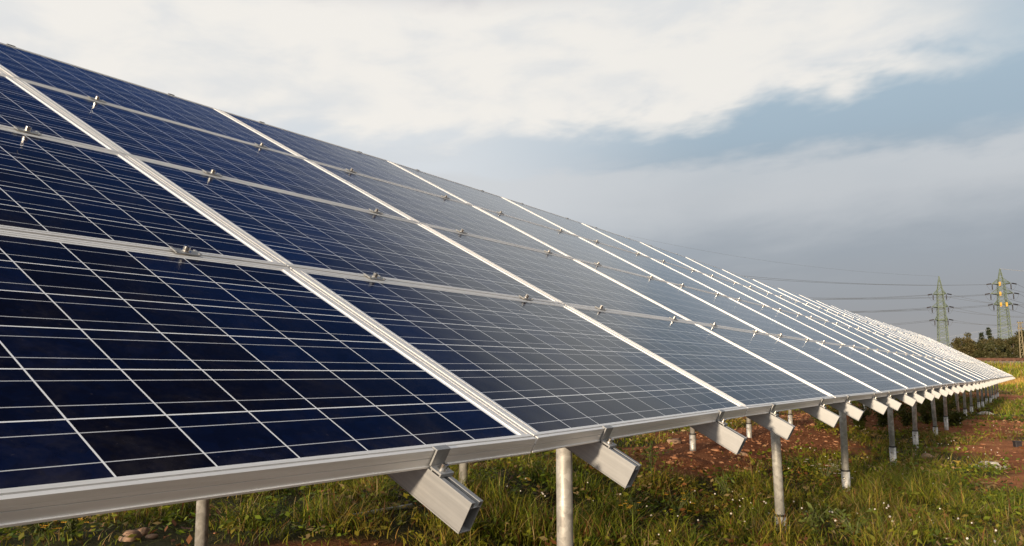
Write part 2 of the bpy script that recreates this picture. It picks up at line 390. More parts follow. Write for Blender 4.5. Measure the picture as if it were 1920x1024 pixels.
# ------------------------------------------------------------------ the solar array: surface coordinates (column k, up-slope v, normal n)
K0, PU, TILT = -.19, 1.67, .5
VR = [0, .9392, 1.9183, 2.9073, 3.9018]
NC = 26
EDGE = [[-.042,.15,.014,-.011],[.034,.023,.011,-.01],[.006,-.032,.017,-.004],[-.003,-.049,.013,.004],[-.016,-.038,.004,.009],[-.032,-.018,0,.012],[-.05,-.001,-.001,.014],[-.056,.01,-.003,.015],[-.048,.014,-.005,.013],[-.01,.012,-.008,.01],[.018,.009,-.009,.006],[.03,.005,-.006,.004],[.031,.002,-.003,.002],[.025,.001,0,.001],[.016,0,.001,.001]] + [[.003,0,.001,0]]*8 + [[-.002,0,-.002,0],[-.003,0,-.004,0],[-.008,0,-.008,0],[-.012,0,-.012,0]]
def frame_at(k):
    i = min(int(k), len(EDGE)-2); f = k - i
    d = [EDGE[i][j]*(1-f) + EDGE[i+1][j]*f for j in range(4)]; tt = TILT + d[3]
    O = Vector((-.9562 + d[0], K0 + k*PU + d[1], EYE - .1571 + d[2]))
    return O, Vector((-math.cos(tt), 0, math.sin(tt))), Vector((math.sin(tt), 0, math.cos(tt)))
def surf(k, v, n=0.0):
    O, S, N = frame_at(k); return O + S*v + N*n
FT = .037                                          # frame depth
ROW = ['lowest', 'second lowest', 'second highest', 'highest']
def make_panel(c, r):
    base = surf(c + .5, VR[r]); PW = 1.0; H = VR[r+1] - VR[r]; g = .004
    ta, tb = random.uniform(-.0016, .0016), random.uniform(-.0016, .0016)      # mounting tolerance
    fn = lambda x, y, n: surf(c + x/PU, VR[r] + y, n + ta*(x - PU/2) + tb*(y - H/2)) - base       # local metres -> world, relative to the thing
    p = thing('solar_panel', f'dark blue solar panel in the {ROW[r]} row, column {nth(c, NC)}', 'solar panel', base, 'solar panels of the long tilted array')
    x0, x1, y0, y1 = g, PU - g, g, H - g
    fb = MB(); fwd, fh = .033, .020
    def bar(a, b, horiz):
        # a frame bar: two top ridges with a groove between, over a lower body
        (ax, ay), (bx, by) = a, b
        if horiz:
            m = (ay + by)/2
            fb.box((ax, ay, -.010), (bx, m - .002, 0), fn); fb.box((ax, m + .002, -.010), (bx, by, 0), fn)
            fb.box((ax, ay + .0006, -.0105), (bx, by - .0006, -.0098), fn)
        else:
            for s0, s1, top in ((0, .40, 0), (.46, .74, -.0016), (.80, 1, -.0004)):
                fb.box((ax + (bx-ax)*s0, ay, -.010), (ax + (bx-ax)*s1, by, top), fn)
            fb.box((ax + .0006, ay, -.0105), (bx - .0006, by, -.0098), fn)
    bar((x0, y0), (x1, y0 + fh), True); bar((x0, y1 - fh), (x1, y1), True)
    bar((x0, y0 + fh), (x0 + fwd, y1 - fh), False); bar((x1 - fwd, y0 + fh), (x1, y1 - fh), False)
    # skirts: a shallow seam runs along the outer faces, a lip closes the bottom
    for a, b in (((x0, y0), (x1, y0 + .004)), ((x0, y1 - .004), (x1, y1)), ((x0, y0 + .004), (x0 + .004, y1 - .004)), ((x1 - .004, y0 + .004), (x1, y1 - .004))):
        fb.box((a[0], a[1], -.0165), (b[0], b[1], -.0105), fn); fb.box((a[0], a[1], -FT), (b[0], b[1], -.0178), fn)
    fb.box((x0, y0 - .0022, -FT), (x1, y0, -FT + .0035), fn)
    fb.box((x0, y0 + .004, -FT), (x1, y0 + .028, -FT + .002), fn); fb.box((x0, y1 - .028, -FT), (x1, y1 - .004, -FT + .002), fn)
    fb.build('frame', M_FRAME, p)
    # glass with the cells behind it, a thin slab held in the frame
    cx0, cx1, cy0, cy1 = x0 + fwd - .004, x1 - fwd + .004, y0 + fh - .003, y1 - fh + .003
    gl = MB(); gl.box((cx0, cy0, -.0080), (cx1, cy1, -.0030), fn)
    o = gl.build('glass', M_CELL, p); uvl = o.data.uv_layers.new(name='UVMap')
    mx, my = .013, .006
    co = [(cx0, cy0), (cx1, cy0), (cx1, cy1), (cx0, cy1)]*2
    for lp in o.data.loops:
        x, y = co[lp.vertex_index]
        uvl.data[lp.index].uv = ((x - cx0 - mx)/(cx1 - cx0 - 2*mx)*10, (y - cy0 - my)/(cy1 - cy0 - 2*my)*6)
    bs = MB(); bs.box((cx0 + .002, cy0 + .002, -.0100), (cx1 - .002, cy1 - .002, -.0084), fn); bs.build('backsheet', M_BACK, p)
    return p
M_BACK = mat('white_backsheet', col=(.62, .62, .60), rough=.6)
for c in range(NC):
    for r in range(4): make_panel(c, r)

# rails running up the slope, two under each column; the clamps that hold the panels are their parts
RW, RH, RL0, RL1 = .036, .064, -.112, VR[4] + .07
def make_rail():
    p = thing('support_rail', 'rail', 'rail')
    b = MB(); zt = -FT - .001; zb = zt - RH; h = RW/2; wt = .003
    b.box((-h, RL0, zb), (h, RL1, zb + wt)); b.box((-h, RL0, zb + wt), (-h + wt, RL1, zt)); b.box((h - wt, RL0, zb + wt), (h, RL1, zt))
    b.box((-h + wt, RL0, zt - wt), (-.006, RL1, zt)); b.box((.006, RL0, zt - wt), (h - wt, RL1, zt))
    b.box((-.009, RL0, zt - .011), (-.006, RL1, zt - wt)); b.box((.006, RL0, zt - .011), (.009, RL1, zt - wt)); b.box((-h + wt, RL0, zt - .013), (h - wt, RL1, zt - .011))
    b.build('beam', M_RAIL, p, bevel=.0008)
    def bolt(x, y, z, par, r=.0085, hh=.011):
        q = MB(); q.tube((x, y, z), (x, y, z + .0022), r*1.45, n=18); q.tube((x, y, z + .0022), (x, y, z + hh), r, n=14, cap=False)
        # hollow hexagon socket head
        N = 14; ring = lambda rr, zz, n: [(x + rr*math.cos(2*math.pi*i/n), y + rr*math.sin(2*math.pi*i/n), zz) for i in range(n)]
        vs = ring(r, z + hh, N) + ring(r*.55, z + hh, N) + ring(r*.55, z + hh*.45, N)
        fs = [(i, (i+1) % N, N + (i+1) % N, N + i) for i in range(N)] + [(N + i, N + (i+1) % N, 2*N + (i+1) % N, 2*N + i) for i in range(N)] + [tuple(range(2*N, 3*N))]
        q.add(vs, fs); q.build('bolt', M_STEEL, par)
    for sgn, ye in ((1, 0.0), (-1, VR[4])):                # end clamps: hook over the frame, upright leaf, foot with bolt, heel
        e = MB(); Y = lambda a: ye + sgn*a; y_ = lambda a, c: (min(Y(a), Y(c)), max(Y(a), Y(c)))
        a0, a1 = y_(.0025, .012); e.box((-.020, a0, .0012), (.020, a1, .0042))
        a0, a1 = y_(-.0015, .0025); e.box((-.020, a0, -.030), (.020, a1, .0042))
        a0, a1 = y_(-.030, -.0015); e.box((-.020, a0, -.034), (.020, a1, -.030))
        a0, a1 = y_(-.030, -.026); e.box((-.020, a0, zt + .001), (.020, a1, -.034))
        a0, a1 = y_(-.0085, -.0045); e.box((-.020, a0, zt + .001), (.020, a1, -.034))
        c = e.build('end_clamp', M_RAIL, p, bevel=.0006); bolt(0, Y(-.016), -.030, c, .0075, .012)
    for y in VR[1:4]:                                      # middle clamps: a plate with raised edges over two frames
        e = MB(); e.box((-.034, y - .016, .0022), (.034, y + .016, .0054)); e.box((-.038, y - .016, .0054), (-.030, y + .016, .0080)); e.box((.030, y - .016, .0054), (.038, y + .016, .0080))
        e.box((-.012, y - .0045, -.040), (.012, y + .0045, .0022))
        c = e.build('middle_clamp', M_RAIL, p, bevel=.0008); bolt(0, y, .0054, c, .0088, .0145)
    return p
def place_rail(p, i, k):
    O, S, N = frame_at(k); U = N.cross(-S); U = Vector((0, 1, 0))
    p.matrix_world = Matrix(((U.x, S.x, N.x, O.x), (U.y, S.y, N.y, O.y), (U.z, S.z, N.z, O.z), (0, 0, 0, 1)))
    n = 2*NC; j = i//2; first = i % 2 == 0
    p['label'] = f'aluminium rail jutting out below column {nth(j, NC)}, {"nearer" if first else "farther"} of its pair'
    p['group'] = 'support rails under the panels'
RK = [(c + f) for c in range(NC) for f in (.22, .795)]
rail0 = make_rail(); place_rail(rail0, 0, RK[0])
for i, k in enumerate(RK[1:], 1): place_rail(copy_tree(rail0), i, k)

# purlins: long steel channels carried by the posts
def purlin(v, lab):
    b = MB(); nt_, wb = -FT - RH - .004, .06; n = NC*2; prev = None
    ks = [i/2 for i in range(2*NC + 1)]
    for z0, z1, a0, a1 in ((nt_ - .004, nt_, 0, wb), (nt_ - .08, nt_ - .0045, 0, .004), (nt_ - .0845, nt_ - .0805, 0, wb)):
        rings = []
        for k in ks: rings += [surf(k, v + a0, z0), surf(k, v + a1, z0), surf(k, v + a1, z1), surf(k, v + a0, z1)]
        fs = []
        for i in range(len(ks)-1):
            for j in range(4): fs.append((i*4 + j, i*4 + (j+1) % 4, i*4 + 4 + (j+1) % 4, i*4 + 4 + j))
        fs += [(0, 1, 2, 3), tuple(len(rings)-4 + q for q in (3, 2, 1, 0))]
        b.add(rings, fs)
    o = b.build('purlin', M_GALV); tag(o, lab, 'steel beam'); return o
VF, VB = (1.6 - .9562)/math.cos(TILT), (3.68 - .9562)/math.cos(TILT)
purlin(VF - .03, 'long steel channel under the rails on the front row of posts')
purlin(VB - .03, 'long steel channel under the rails on the back row of posts')

# posts: galvanised tubes clamped into ground screws
def make_post(name, x, y, v, label, group, screw_up):
    z0 = float(ground_z(x, y)); k = (y - K0)/PU
    ztop = surf(k, v, -FT - RH - .004 - .083).z - .012
    p = thing(name, label, 'post', (x, y, z0), group); r = .0325
    lean = Vector((random.uniform(-.006, .006), random.uniform(-.008, .008), 0))
    T = Vector((0, 0, ztop - z0)) + lean*0
    b = MB(); b.tube((lean.x*4, lean.y*4, screw_up - .05), T, r, n=28, cap=True)
    b.build('tube', M_GALV, p, smooth=True)
    for f in p.children[-1].data.polygons: f.use_smooth = len(f.vertices) == 4
    q = MB(); q.tube((lean.x*4, lean.y*4, -.15), (lean.x*4, lean.y*4, screw_up), r + .006, n=28)
    sc = q.build('ground_screw', M_GALV, p)
    for f in sc.data.polygons: f.use_smooth = len(f.vertices) == 4
    q = MB(); q.tube((lean.x*4, lean.y*4, screw_up + .001), (lean.x*4, lean.y*4, screw_up + .016), r + .0095, n=24); q.build('collar', M_DARK, p)
    for a in (.3, 2.4, 4.5):
        q = MB(); dx_, dy_ = math.cos(a), math.sin(a); zz = screw_up - .06
        q.tube((lean.x*4 + dx_*(r + .004), lean.y*4 + dy_*(r + .004), zz), (lean.x*4 + dx_*(r + .030), lean.y*4 + dy_*(r + .030), zz), .0065, n=8)
        q.tube((lean.x*4 + dx_*(r + .006), lean.y*4 + dy_*(r + .006), zz), (lean.x*4 + dx_*(r + .014), lean.y*4 + dy_*(r + .014), zz), .012, n=6)
        q.build('set_screw', M_STEEL, p)
    h = MB(); h.box((-.05, -.04, ztop - z0), (.05, .04, ztop - z0 + .008)); h.build('head_plate', M_GALV, p)
    return p
YF = [2.80, 5.81, 8.20, 11.09, 13.55, 15.91, 18.29, 20.75, 23.2, 25.65, 28.1, 30.55, 33.0, 35.4, 37.9, 40.3, 42.7]
YB = [2.64, 4.92, 7.30, 9.68, 12.03, 14.45, 16.9, 19.3, 21.7, 24.1, 26.5, 28.9, 31.4, 33.8, 36.2, 38.6, 41.0]
UPS = [.0, .10, .20, .22, .23, .16, .24, .2, .22, .18, .22, .2, .22, .2, .22, .2, .2]
for i, y in enumerate(YF): make_post('post', -1.6, y, VF, f'galvanised tube post in the front row, {nth(i, len(YF))}', 'front row posts', UPS[i] + .02)
for i, y in enumerate(YB): make_post('post', -3.68, y, VB, f'galvanised tube post in the back row, {nth(i, len(YB))}', 'back row posts', .05 if i < 2 else .2)

# ------------------------------------------------------------------ vegetation
def blades(X, Y, Hh, Wd, colr, bend=.5, lean_dir=None, segs=3, ztop=None):
    """grass blades as tapered curved strips; returns verts, faces"""
    n = len(X); Z = ground_z(X, Y) - .01
    a = RNG.random(n)*2*math.pi; b = a + RNG.normal(0, .5, n) + math.pi/2
    bd = np.abs(RNG.normal(bend, .3, n))*Hh
    lv = []
    for s in range(segs + 1):
        f = s/segs; off = bd*f*f; h = Hh*f*(1 - .25*f*np.minimum(bd/np.maximum(Hh, 1e-3), 1.4))
        cx = X + np.cos(b)*off; cy = Y + np.sin(b)*off; cz = Z + h
        wv = Wd*(1 - f)**.7*.5
        if s < segs:
            lv.append(np.stack([cx - np.cos(a)*wv, cy - np.sin(a)*wv, cz], -1)); lv.append(np.stack([cx + np.cos(a)*wv, cy + np.sin(a)*wv, cz], -1))
        else: lv.append(np.stack([cx, cy, cz], -1))
    V = np.stack(lv, 1); nv = 2*segs + 1; base = (np.arange(n)*nv)[:, None]
    F = []
    for s in range(segs-1): F.append(np.concatenate([base + 2*s, base + 2*s + 1, base + 2*s + 3, base + 2*s + 2], 1))
    T = np.concatenate([base + 2*segs - 2, base + 2*segs - 1, base + 2*segs], 1)
    quads = np.stack(F, 1).reshape(-1, 4)
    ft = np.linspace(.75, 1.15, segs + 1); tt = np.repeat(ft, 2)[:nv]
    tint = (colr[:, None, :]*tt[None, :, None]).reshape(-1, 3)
    return V.reshape(-1, 3), quads, T, tint
def join(parts):
    vs, q, t_, c = [], [], [], []; o = 0
    for V, Q, T, tn in parts:
        vs.append(V); q.append(Q + o); t_.append(T + o); c.append(tn); o += len(V)
    V = np.concatenate(vs); Q = np.concatenate(q); T = np.concatenate(t_); tn = np.concatenate(c)
    return V, np.concatenate([np.full(len(Q), 4), np.full(len(T), 3)]), np.concatenate([Q.ravel(), T.ravel()]), tn
def wedge(n, w0, w1, l0=-.68, l1=.68, lpad=.6):
    """random ground points in a wedge in front of the viewpoint, uniform per area"""
    wd = np.sqrt(RNG.random(n)*(w1*w1 - w0*w0) + w0*w0); f = l0 + RNG.random(n)*(l1 - l0); lt = f*wd + np.sign(f)*lpad*np.abs(f)
    return lt*RT[0] + wd*FH[0], lt*RT[1] + wd*FH[1]
PAL = np.array([(.055, .09, .008), (.10, .14, .011), (.165, .182, .015), (.24, .205, .024), (.31, .20, .04), (.30, .15, .045)])
def pick_col(X, Y, dry=0.0):
    k = vnoise(X - 9, Y + 3, .9, 3)*3.2 + RNG.normal(0, .9, len(X)) + .3 + dry
    k = np.clip(k, 0, len(PAL) - 1.001); i = k.astype(int); f = (k - i)[:, None]
    col = (PAL[i]*(1-f) + PAL[i+1]*f)*RNG.uniform(.6, 1.7, (len(X), 1))
    dry_ = RNG.random(len(X)) < .17 + .3*np.clip(vnoise(X + 70, Y - 20, 1.7, 2) - .45, 0, 1)
    col[dry_] = np.array([(.24, .10, .035), (.34, .22, .09), (.16, .065, .025), (.40, .30, .14)])[RNG.integers(0, 4, dry_.sum())]*RNG.uniform(.6, 1.3, (dry_.sum(), 1))
    return col
def grass_field():
    P = []
    for n, w0, w1, h0, wid, l0, l1 in ((8000, 2.2, 4.8, .13, .007, -.75, .8), (120000, 4.6, 9.0, .165, .0065, -.72, .72), (90000, 8.5, 17.0, .155, .010, -.3, .72), (50000, 16.5, 32.0, .17, .02, .1, .72), (24000, 31, 56.0, .22, .045, .35, .75)):
        X, Y = wedge(n, w0, w1, l0, l1)
        cl = vnoise(X, Y, 3.3, 2); cv_ = cover_of(X, Y)
        keep = RNG.random(n) < np.clip(cv_*1.35 - .12, 0.02, 1)*np.clip(.1 + 2.6*(cl - .32), .06, 1)
        X, Y, cl, cv_ = X[keep], Y[keep], cl[keep], cv_[keep]
        Hh = h0*(.25 + 1.9*np.clip(cl - .2, 0, 1)**1.5*np.clip(cv_ + .25, 0, 1.2))*RNG.uniform(.5, 1.5, len(X)); Wd = wid*RNG.uniform(.6, 1.5, len(X))
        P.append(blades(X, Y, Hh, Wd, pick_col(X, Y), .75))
    V, lf, fl, tn = join(P)
    tag(mesh_np('grass', V, lf, fl, M_LEAF, tn), 'short green and dry grass growing in tufts on the red soil', 'grass', kind='stuff')
grass_field()
def bank_grass():
    P = []
    X, Y = wedge(26000, 55, 65.2, .4, .78); wd = depth(X, Y)
    col = pick_col(X, Y, -.2)*1.25
    gold = ((1 - sst(np.abs(wd - 58.3 + (vnoise(X, Y, .2, 2) - .5)*3), .8, 2.6))[:, None])
    col = col*(1-gold) + gold*np.array((.55, .34, .10))*RNG.uniform(.7, 1.25, (len(X), 1))
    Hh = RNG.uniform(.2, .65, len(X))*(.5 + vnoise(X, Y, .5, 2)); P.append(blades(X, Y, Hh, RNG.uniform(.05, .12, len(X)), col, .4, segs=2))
    V, lf, fl, tn = join(P)
    tag(mesh_np('bank_grass', V, lf, fl, M_LEAF, tn), 'golden and green tall grass on the railway bank beyond the array', 'grass', kind='stuff')
bank_grass()
def leaf_quads(P, N_, size, col, aspect=.6):
    """small leaf-shaped quads at points P with normals N_"""
    n = len(P); r = RNG.normal(size=(n, 3)); a = np.cross(N_, r); a /= np.linalg.norm(a, axis=1, keepdims=True) + 1e-9; b = np.cross(N_, a)
    s = size[:, None]
    V = np.stack([P - a*s*.1, P + a*s*.5 + b*s*aspect*.5, P + a*s*1.1, P + a*s*.5 - b*s*aspect*.5], 1).reshape(-1, 3)
    F = np.arange(4*n).reshape(n, 4)
    return V, F, np.zeros((0, 3), int), np.repeat(col, 4, 0)
def ground_cover():
    P = []
    for n, w0, w1, sz in ((2600, 4.5, 9.5, .035), (2400, 9, 20, .05), (900, 18, 40, .09)):
        X, Y = wedge(n, w0, w1, -.72 if w0 < 9 else -.2, .72); keep = RNG.random(n) < np.clip(cover_of(X, Y)*1.2 - .05, .05, 1); X, Y = X[keep], Y[keep]
        m = 9; XX = np.repeat(X, m) + RNG.normal(0, sz*1.3, len(X)*m); YY = np.repeat(Y, m) + RNG.normal(0, sz*1.3, len(X)*m)
        Z = ground_z(XX, YY) + RNG.uniform(.01, .10, len(XX)); Nn = np.stack([RNG.normal(0, .5, len(XX)), RNG.normal(0, .5, len(XX)), np.ones(len(XX))], -1); Nn /= np.linalg.norm(Nn, axis=1, keepdims=True)
        P.append(leaf_quads(np.stack([XX, YY, Z], -1), Nn, sz*RNG.uniform(.6, 1.5, len(XX)), np.repeat(pick_col(X, Y, -.3), m, 0), .7))
    V, lf, fl, tn = join(P)
    tag(mesh_np('ground_cover', V, lf, fl, M_LEAF, tn), 'low broad leaved weeds and clover leaves spread through the grass', 'weeds', kind='stuff')
ground_cover()
def clover():
    b = MB(); n = 0
    X, Y = wedge(2600, 4.8, 17, -.2, .7); cv_ = cover_of(X, Y); cl = vnoise(X + 50, Y, .9, 2); keep = (RNG.random(len(X)) < cv_*np.clip((cl - .47)*6, 0, 1)); X, Y = X[keep], Y[keep]; Z = ground_z(X, Y)
    V, Q = [], []; o = 0
    for x, y, z in zip(X, Y, Z):
        r = random.uniform(.005, .0085); h = random.uniform(.05, .15); c = (x, y, z + h)
        ring = [(math.cos(q*1.2566)*r, math.sin(q*1.2566)*r) for q in range(5)]
        vs = [(c[0], c[1], c[2] + r)] + [(c[0] + a*1.0, c[1] + d*1.0, c[2] + r*.3) for a, d in ring] + [(c[0] + a*.7, c[1] + d*.7, c[2] - r*.6) for a, d in ring]
        fs = [(0, 1 + i, 1 + (i+1) % 5) for i in range(5)] + [(1 + i, 6 + i, 6 + (i+1) % 5, 1 + (i+1) % 5) for i in range(5)] + [(6, 7, 8, 9, 10)]
        b.add(vs, fs)
    o = b.build('clover_flowers', M_PETAL); tag(o, 'small white clover flowers dotted over the grass', 'flowers', kind='stuff')
clover()
def stone_mesh(b, c, r, seed, flat=.6, sub=1):
    bm = bmesh.new(); bmesh.ops.create_icosphere(bm, subdivisions=sub, radius=1.0)
    rs = random.Random(seed); off = Vector((rs.uniform(0, 99), rs.uniform(0, 99), 0)); sx, sy = rs.uniform(.8, 1.35), rs.uniform(.75, 1.1); an = rs.uniform(0, 6.28)
    for v in bm.verts:
        p = v.co.copy(); k = 1 + .35*mnoise.noise(p*1.1 + off) + .12*mnoise.noise(p*3 + off)
        x, y, z = p.x*k*sx, p.y*k*sy, p.z*k*flat
        v.co = (x*math.cos(an) - y*math.sin(an), x*math.sin(an) + y*math.cos(an), z)
    vs = [Vector(c) + v.co*r for v in bm.verts]; fs = [[v.index for v in f.verts] for f in bm.faces]
    b.add(vs, fs); bm.free()
def pebbles():
    b = MB(); X, Y = wedge(20000, 4.6, 26, -.72, .72); ux = RNG.uniform(-4.6, -2.2, 5200); uy = RNG.uniform(3.0, 22.0, 5200); X = np.r_[X, ux]; Y = np.r_[Y, uy]; cv_ = cover_of(X, Y); keep = RNG.random(len(X)) < np.clip(.62 - cv_, .02, 1)*.9; X, Y = X[keep], Y[keep]; Z = ground_z(X, Y)
    for i, (x, y, z) in enumerate(zip(X, Y, Z)):
        r = min(.05, .005 + random.expovariate(1/.010))
        stone_mesh(b, (x, y, z), r, i, .6, 1)
    o = b.build('pebbles', M_CLOD); tag(o, 'loose reddish pebbles and clods scattered over the bare soil', 'pebbles', kind='stuff')
pebbles()
def stone(px, py, r, label, m=M_STONE, flat=.55, seed=1):
    x, y, z = G(px, py); b = MB(); stone_mesh(b, (0, 0, r*flat*.35), r, seed, flat, 3)
    o = b.build('stone', m, smooth=True); o.location = (x, y, z); tag(o, label, 'stone', 'stones lying on the soil'); return o
for i, (px, py, r, lab) in enumerate([
    (245, 1012, .075, 'tan rounded stone on bare soil at the lower left, biggest of three'),
    (268, 1002, .055, 'small tan stone just behind the rounded one at lower left'),
    (284, 1009, .035, 'smallest tan stone beside two others at the lower left'),
    (882, 868, .075, 'brownish stone on soil behind the first rail end'),
    (1265, 831, .10, 'square reddish stone on soil below the second rail'),
    (1545, 870, .055, 'rusty stone beside the third front post'),
    (1738, 858, .08, 'reddish stone in the grass beyond the fourth front post'),
    (1830, 877, .07, 'small flat grey stone next to the wide pale one on the right'),
    (1858, 878, .13, 'wide pale stone lying on the right edge soil'),
    (1879, 879, .06, 'small stone at the far right of the wide pale one'),
    (1392, 849, .06, 'orange stone on soil between the second and third front posts')]):
    stone(px, py, r, lab, M_SLAB if 'pale' in lab else M_STONE, .5, 40 + i)
stone(1848, 777, .2, 'long white stone slab lying in grass beside the far posts', M_SLAB, .3, 77)

def weed(px, py, h, label, name='weed', leaf=.06, n=60, colr=(.06, .085, .015), flower=None, fcount=0, spread=.3, cat='weed', stems=4):
    x, y, z = G(px, py); p = thing(name, label, cat, (x, y, z - .01), 'weeds growing around the posts'); s = MB(); tips = []; LP = []
    for i in range(stems):
        a = random.uniform(0, 6.28); rr = spread*random.uniform(.2, 1); hh = h*random.uniform(.65, 1.0)
        pts = [(math.cos(a)*rr*f*f, math.sin(a)*rr*f*f, hh*f) for f in (0, .35, .7, 1)]
        s.path(pts, [.0045, .004, .003, .0015], 5); tips.append(pts[-1])
        for j in range(n//stems):
            f = random.uniform(.08, 1); LP.append((math.cos(a)*rr*f*f + random.gauss(0, leaf*.5), math.sin(a)*rr*f*f + random.gauss(0, leaf*.5), hh*f))
    me = s.mesh('stem', M_STEM); so = bpy.data.objects.new('stem', me); COL.objects.link(so); so.parent = p
    LP = np.array(LP); Nn = RNG.normal(size=LP.shape) + np.array([0, 0, 1.0]); Nn /= np.linalg.norm(Nn, axis=1, keepdims=True)
    V, F, T, tn = leaf_quads(LP, Nn, leaf*RNG.uniform(.5, 1.4, len(LP)), np.array(colr)*RNG.uniform(.6, 1.6, (len(LP), 1)), .38)
    mesh_np('leaves', V, np.full(len(F), 4), F.ravel(), M_LEAF, tn, p)
    if flower:
        for i in range(fcount):
            q = MB(); tx, ty, tz = tips[i % len(tips)]; cx, cy, cz = tx + random.gauss(0, .03), ty + random.gauss(0, .03), tz - random.uniform(-.01, .08)
            k = 8
            for j in range(k):
                a = 6.283*j/k; r = random.uniform(.010, .015)
                q.add([(cx, cy, cz), (cx + math.cos(a - .3)*r, cy + math.sin(a - .3)*r, cz + .004), (cx + math.cos(a)*r*1.25, cy + math.sin(a)*r*1.25, cz + .001), (cx + math.cos(a + .3)*r, cy + math.sin(a + .3)*r, cz + .004)], [(0, 1, 2, 3)])
            q.build('flower', flower, p)
    return p
M_STEM = mat('plant_stem', col=(.07, .08, .02), rough=.7)
weed(1222, 905, .42, 'tall dark leafy weed rising behind the second rail end', leaf=.045, n=130, spread=.08, stems=3)
weed(75, 1016, .20, 'low plant with small yellow flowers on the lower left soil', flower=M_YELLOW, fcount=16, leaf=.035, n=90, spread=.13, stems=9, name='flowering_weed')
weed(135, 1012, .22, 'bushier yellow flowered plant left of the three tan stones', flower=M_YELLOW, fcount=18, leaf=.035, n=100, spread=.12, stems=9, name='flowering_weed')
weed(1190, 985, .24, 'yellow flowered weed in the grass right of the thick front post', flower=M_YELLOW, fcount=9, leaf=.04, n=60, spread=.16, stems=7, name='flowering_weed')
weed(1270, 975, .22, 'orange yellow flowered weed between the first and second front posts', flower=M_YELLOW, fcount=7, leaf=.04, n=60, spread=.16, stems=7, name='flowering_weed')
weed(1548, 910, .30, 'dry stalks with pale pink seed heads left of the third front post', flower=M_PETAL, fcount=24, leaf=.03, n=30, colr=(.16, .09, .04), spread=.22, stems=12, name='dry_weed')
weed(1360, 935, .28, 'feathery light green tuft left of the second front post', leaf=.04, n=110, colr=(.09, .12, .02), spread=.12, stems=6)
weed(1520, 1010, .26, 'pale green broad leaved plant right of the second front post', leaf=.042, n=150, colr=(.10, .125, .025), spread=.15, stems=6)
weed(1605, 1018, .26, 'light green leafy plant at the bottom edge, right of the third post', leaf=.042, n=160, colr=(.10, .13, .025), spread=.18, stems=7)
for i, (px, py, h, sp, lab) in enumerate([(1612, 806, .50, .5, 'leafy bush under the panels behind the third front post'), (1655, 800, .55, .55, 'broad leafy bush under the panels left of the fourth front post'), (1700, 800, .65, .6, 'dense leafy bush behind the fifth front post'),
        (1738, 795, .6, .6, 'dark leafy bush between the fifth and sixth front posts'), (1768, 792, .6, .5, 'dark green bush at the foot of the seventh front post'), (1790, 798, .35, .6, 'low spreading bush right of the seventh front post'), (1545, 803, .4, .5, 'low bush under the panels behind the third rail pair')]):
    weed(px, py, h, lab, 'bush', .075, 800, (.075, .085, .016), None, 0, sp, 'bush', 14)

# metal rod in the grass and the black block on the path
a, b_ = Vector(G(635, 978)), Vector(G(772, 953)); rod = MB(); rod.tube(Vector((0, 0, 0)), b_ - a, .013, n=12); rod.tube((b_ - a), (b_ - a)*1.004, .010, n=12)
o = rod.build('metal_rod', M_GALV); o.location = a + Vector((0, 0, .02)); tag(o, 'thin pale metal tube lying in the grass under the first rail', 'tube')
x, y, z = G(1908, 838); p = thing('cable_duct', 'black plastic block standing on the soil at the right edge', 'plastic duct', (x, y, z - .01))
bb = MB(); s = .045; hh = .085
bb.box((-s, -s, 0), (s, -s + .008, hh)); bb.box((-s, s - .008, 0), (s, s, hh)); bb.box((-s, -s + .008, 0), (-s + .008, s - .008, hh)); bb.box((s - .008, -s + .008, 0), (s, s - .008, hh)); bb.box((-s + .008, -s + .008, 0), (s - .008, s - .008, .012))
bb.build('body', M_BLACK, p, bevel=.004)
rr = MB(); rr.box((-s - .006, -s - .006, hh), (s + .006, -s + .012, hh + .014)); rr.box((-s - .006, s - .012, hh), (s + .006, s + .006, hh + .014)); rr.box((-s - .006, -s + .012, hh), (-s + .012, s - .012, hh + .014)); rr.box((s - .012, -s + .012, hh), (s + .006, s - .012, hh + .014))
rr.build('rim', M_BLACK, p, bevel=.003); p.rotation_euler = (0, 0, .5)

# ------------------------------------------------------------------ railway on the bank
def L2(l, wd, z=0): return Vector((l*RT[0] + wd*FH[0], l*RT[1] + wd*FH[1], z))
ang = math.atan2(RT[1], RT[0]); zt = BANK_H + .45
tr = thing('railway_track', 'rusty railway track along the top of the bank in the distance', 'railway track', L2(40, 68.3, zt)); tr.rotation_euler = (0, 0, ang)
for s in (-.75, .75):
    q = MB(); q.box((-45, s - .07, .10), (60, s + .07, .12)); q.box((-45, s - .012, .12), (60, s + .012, .24)); q.box((-45, s - .036, .24), (60, s + .036, .28)); q.build('rail', M_RUST, tr)
q = MB()
for i in range(170): q.box((-44.8 + i*.61, -1.3, -.03), (-44.55 + i*.61, 1.3, .10))
so = q.build('sleepers', M_RUST, tr); so['kind'] = 'stuff'

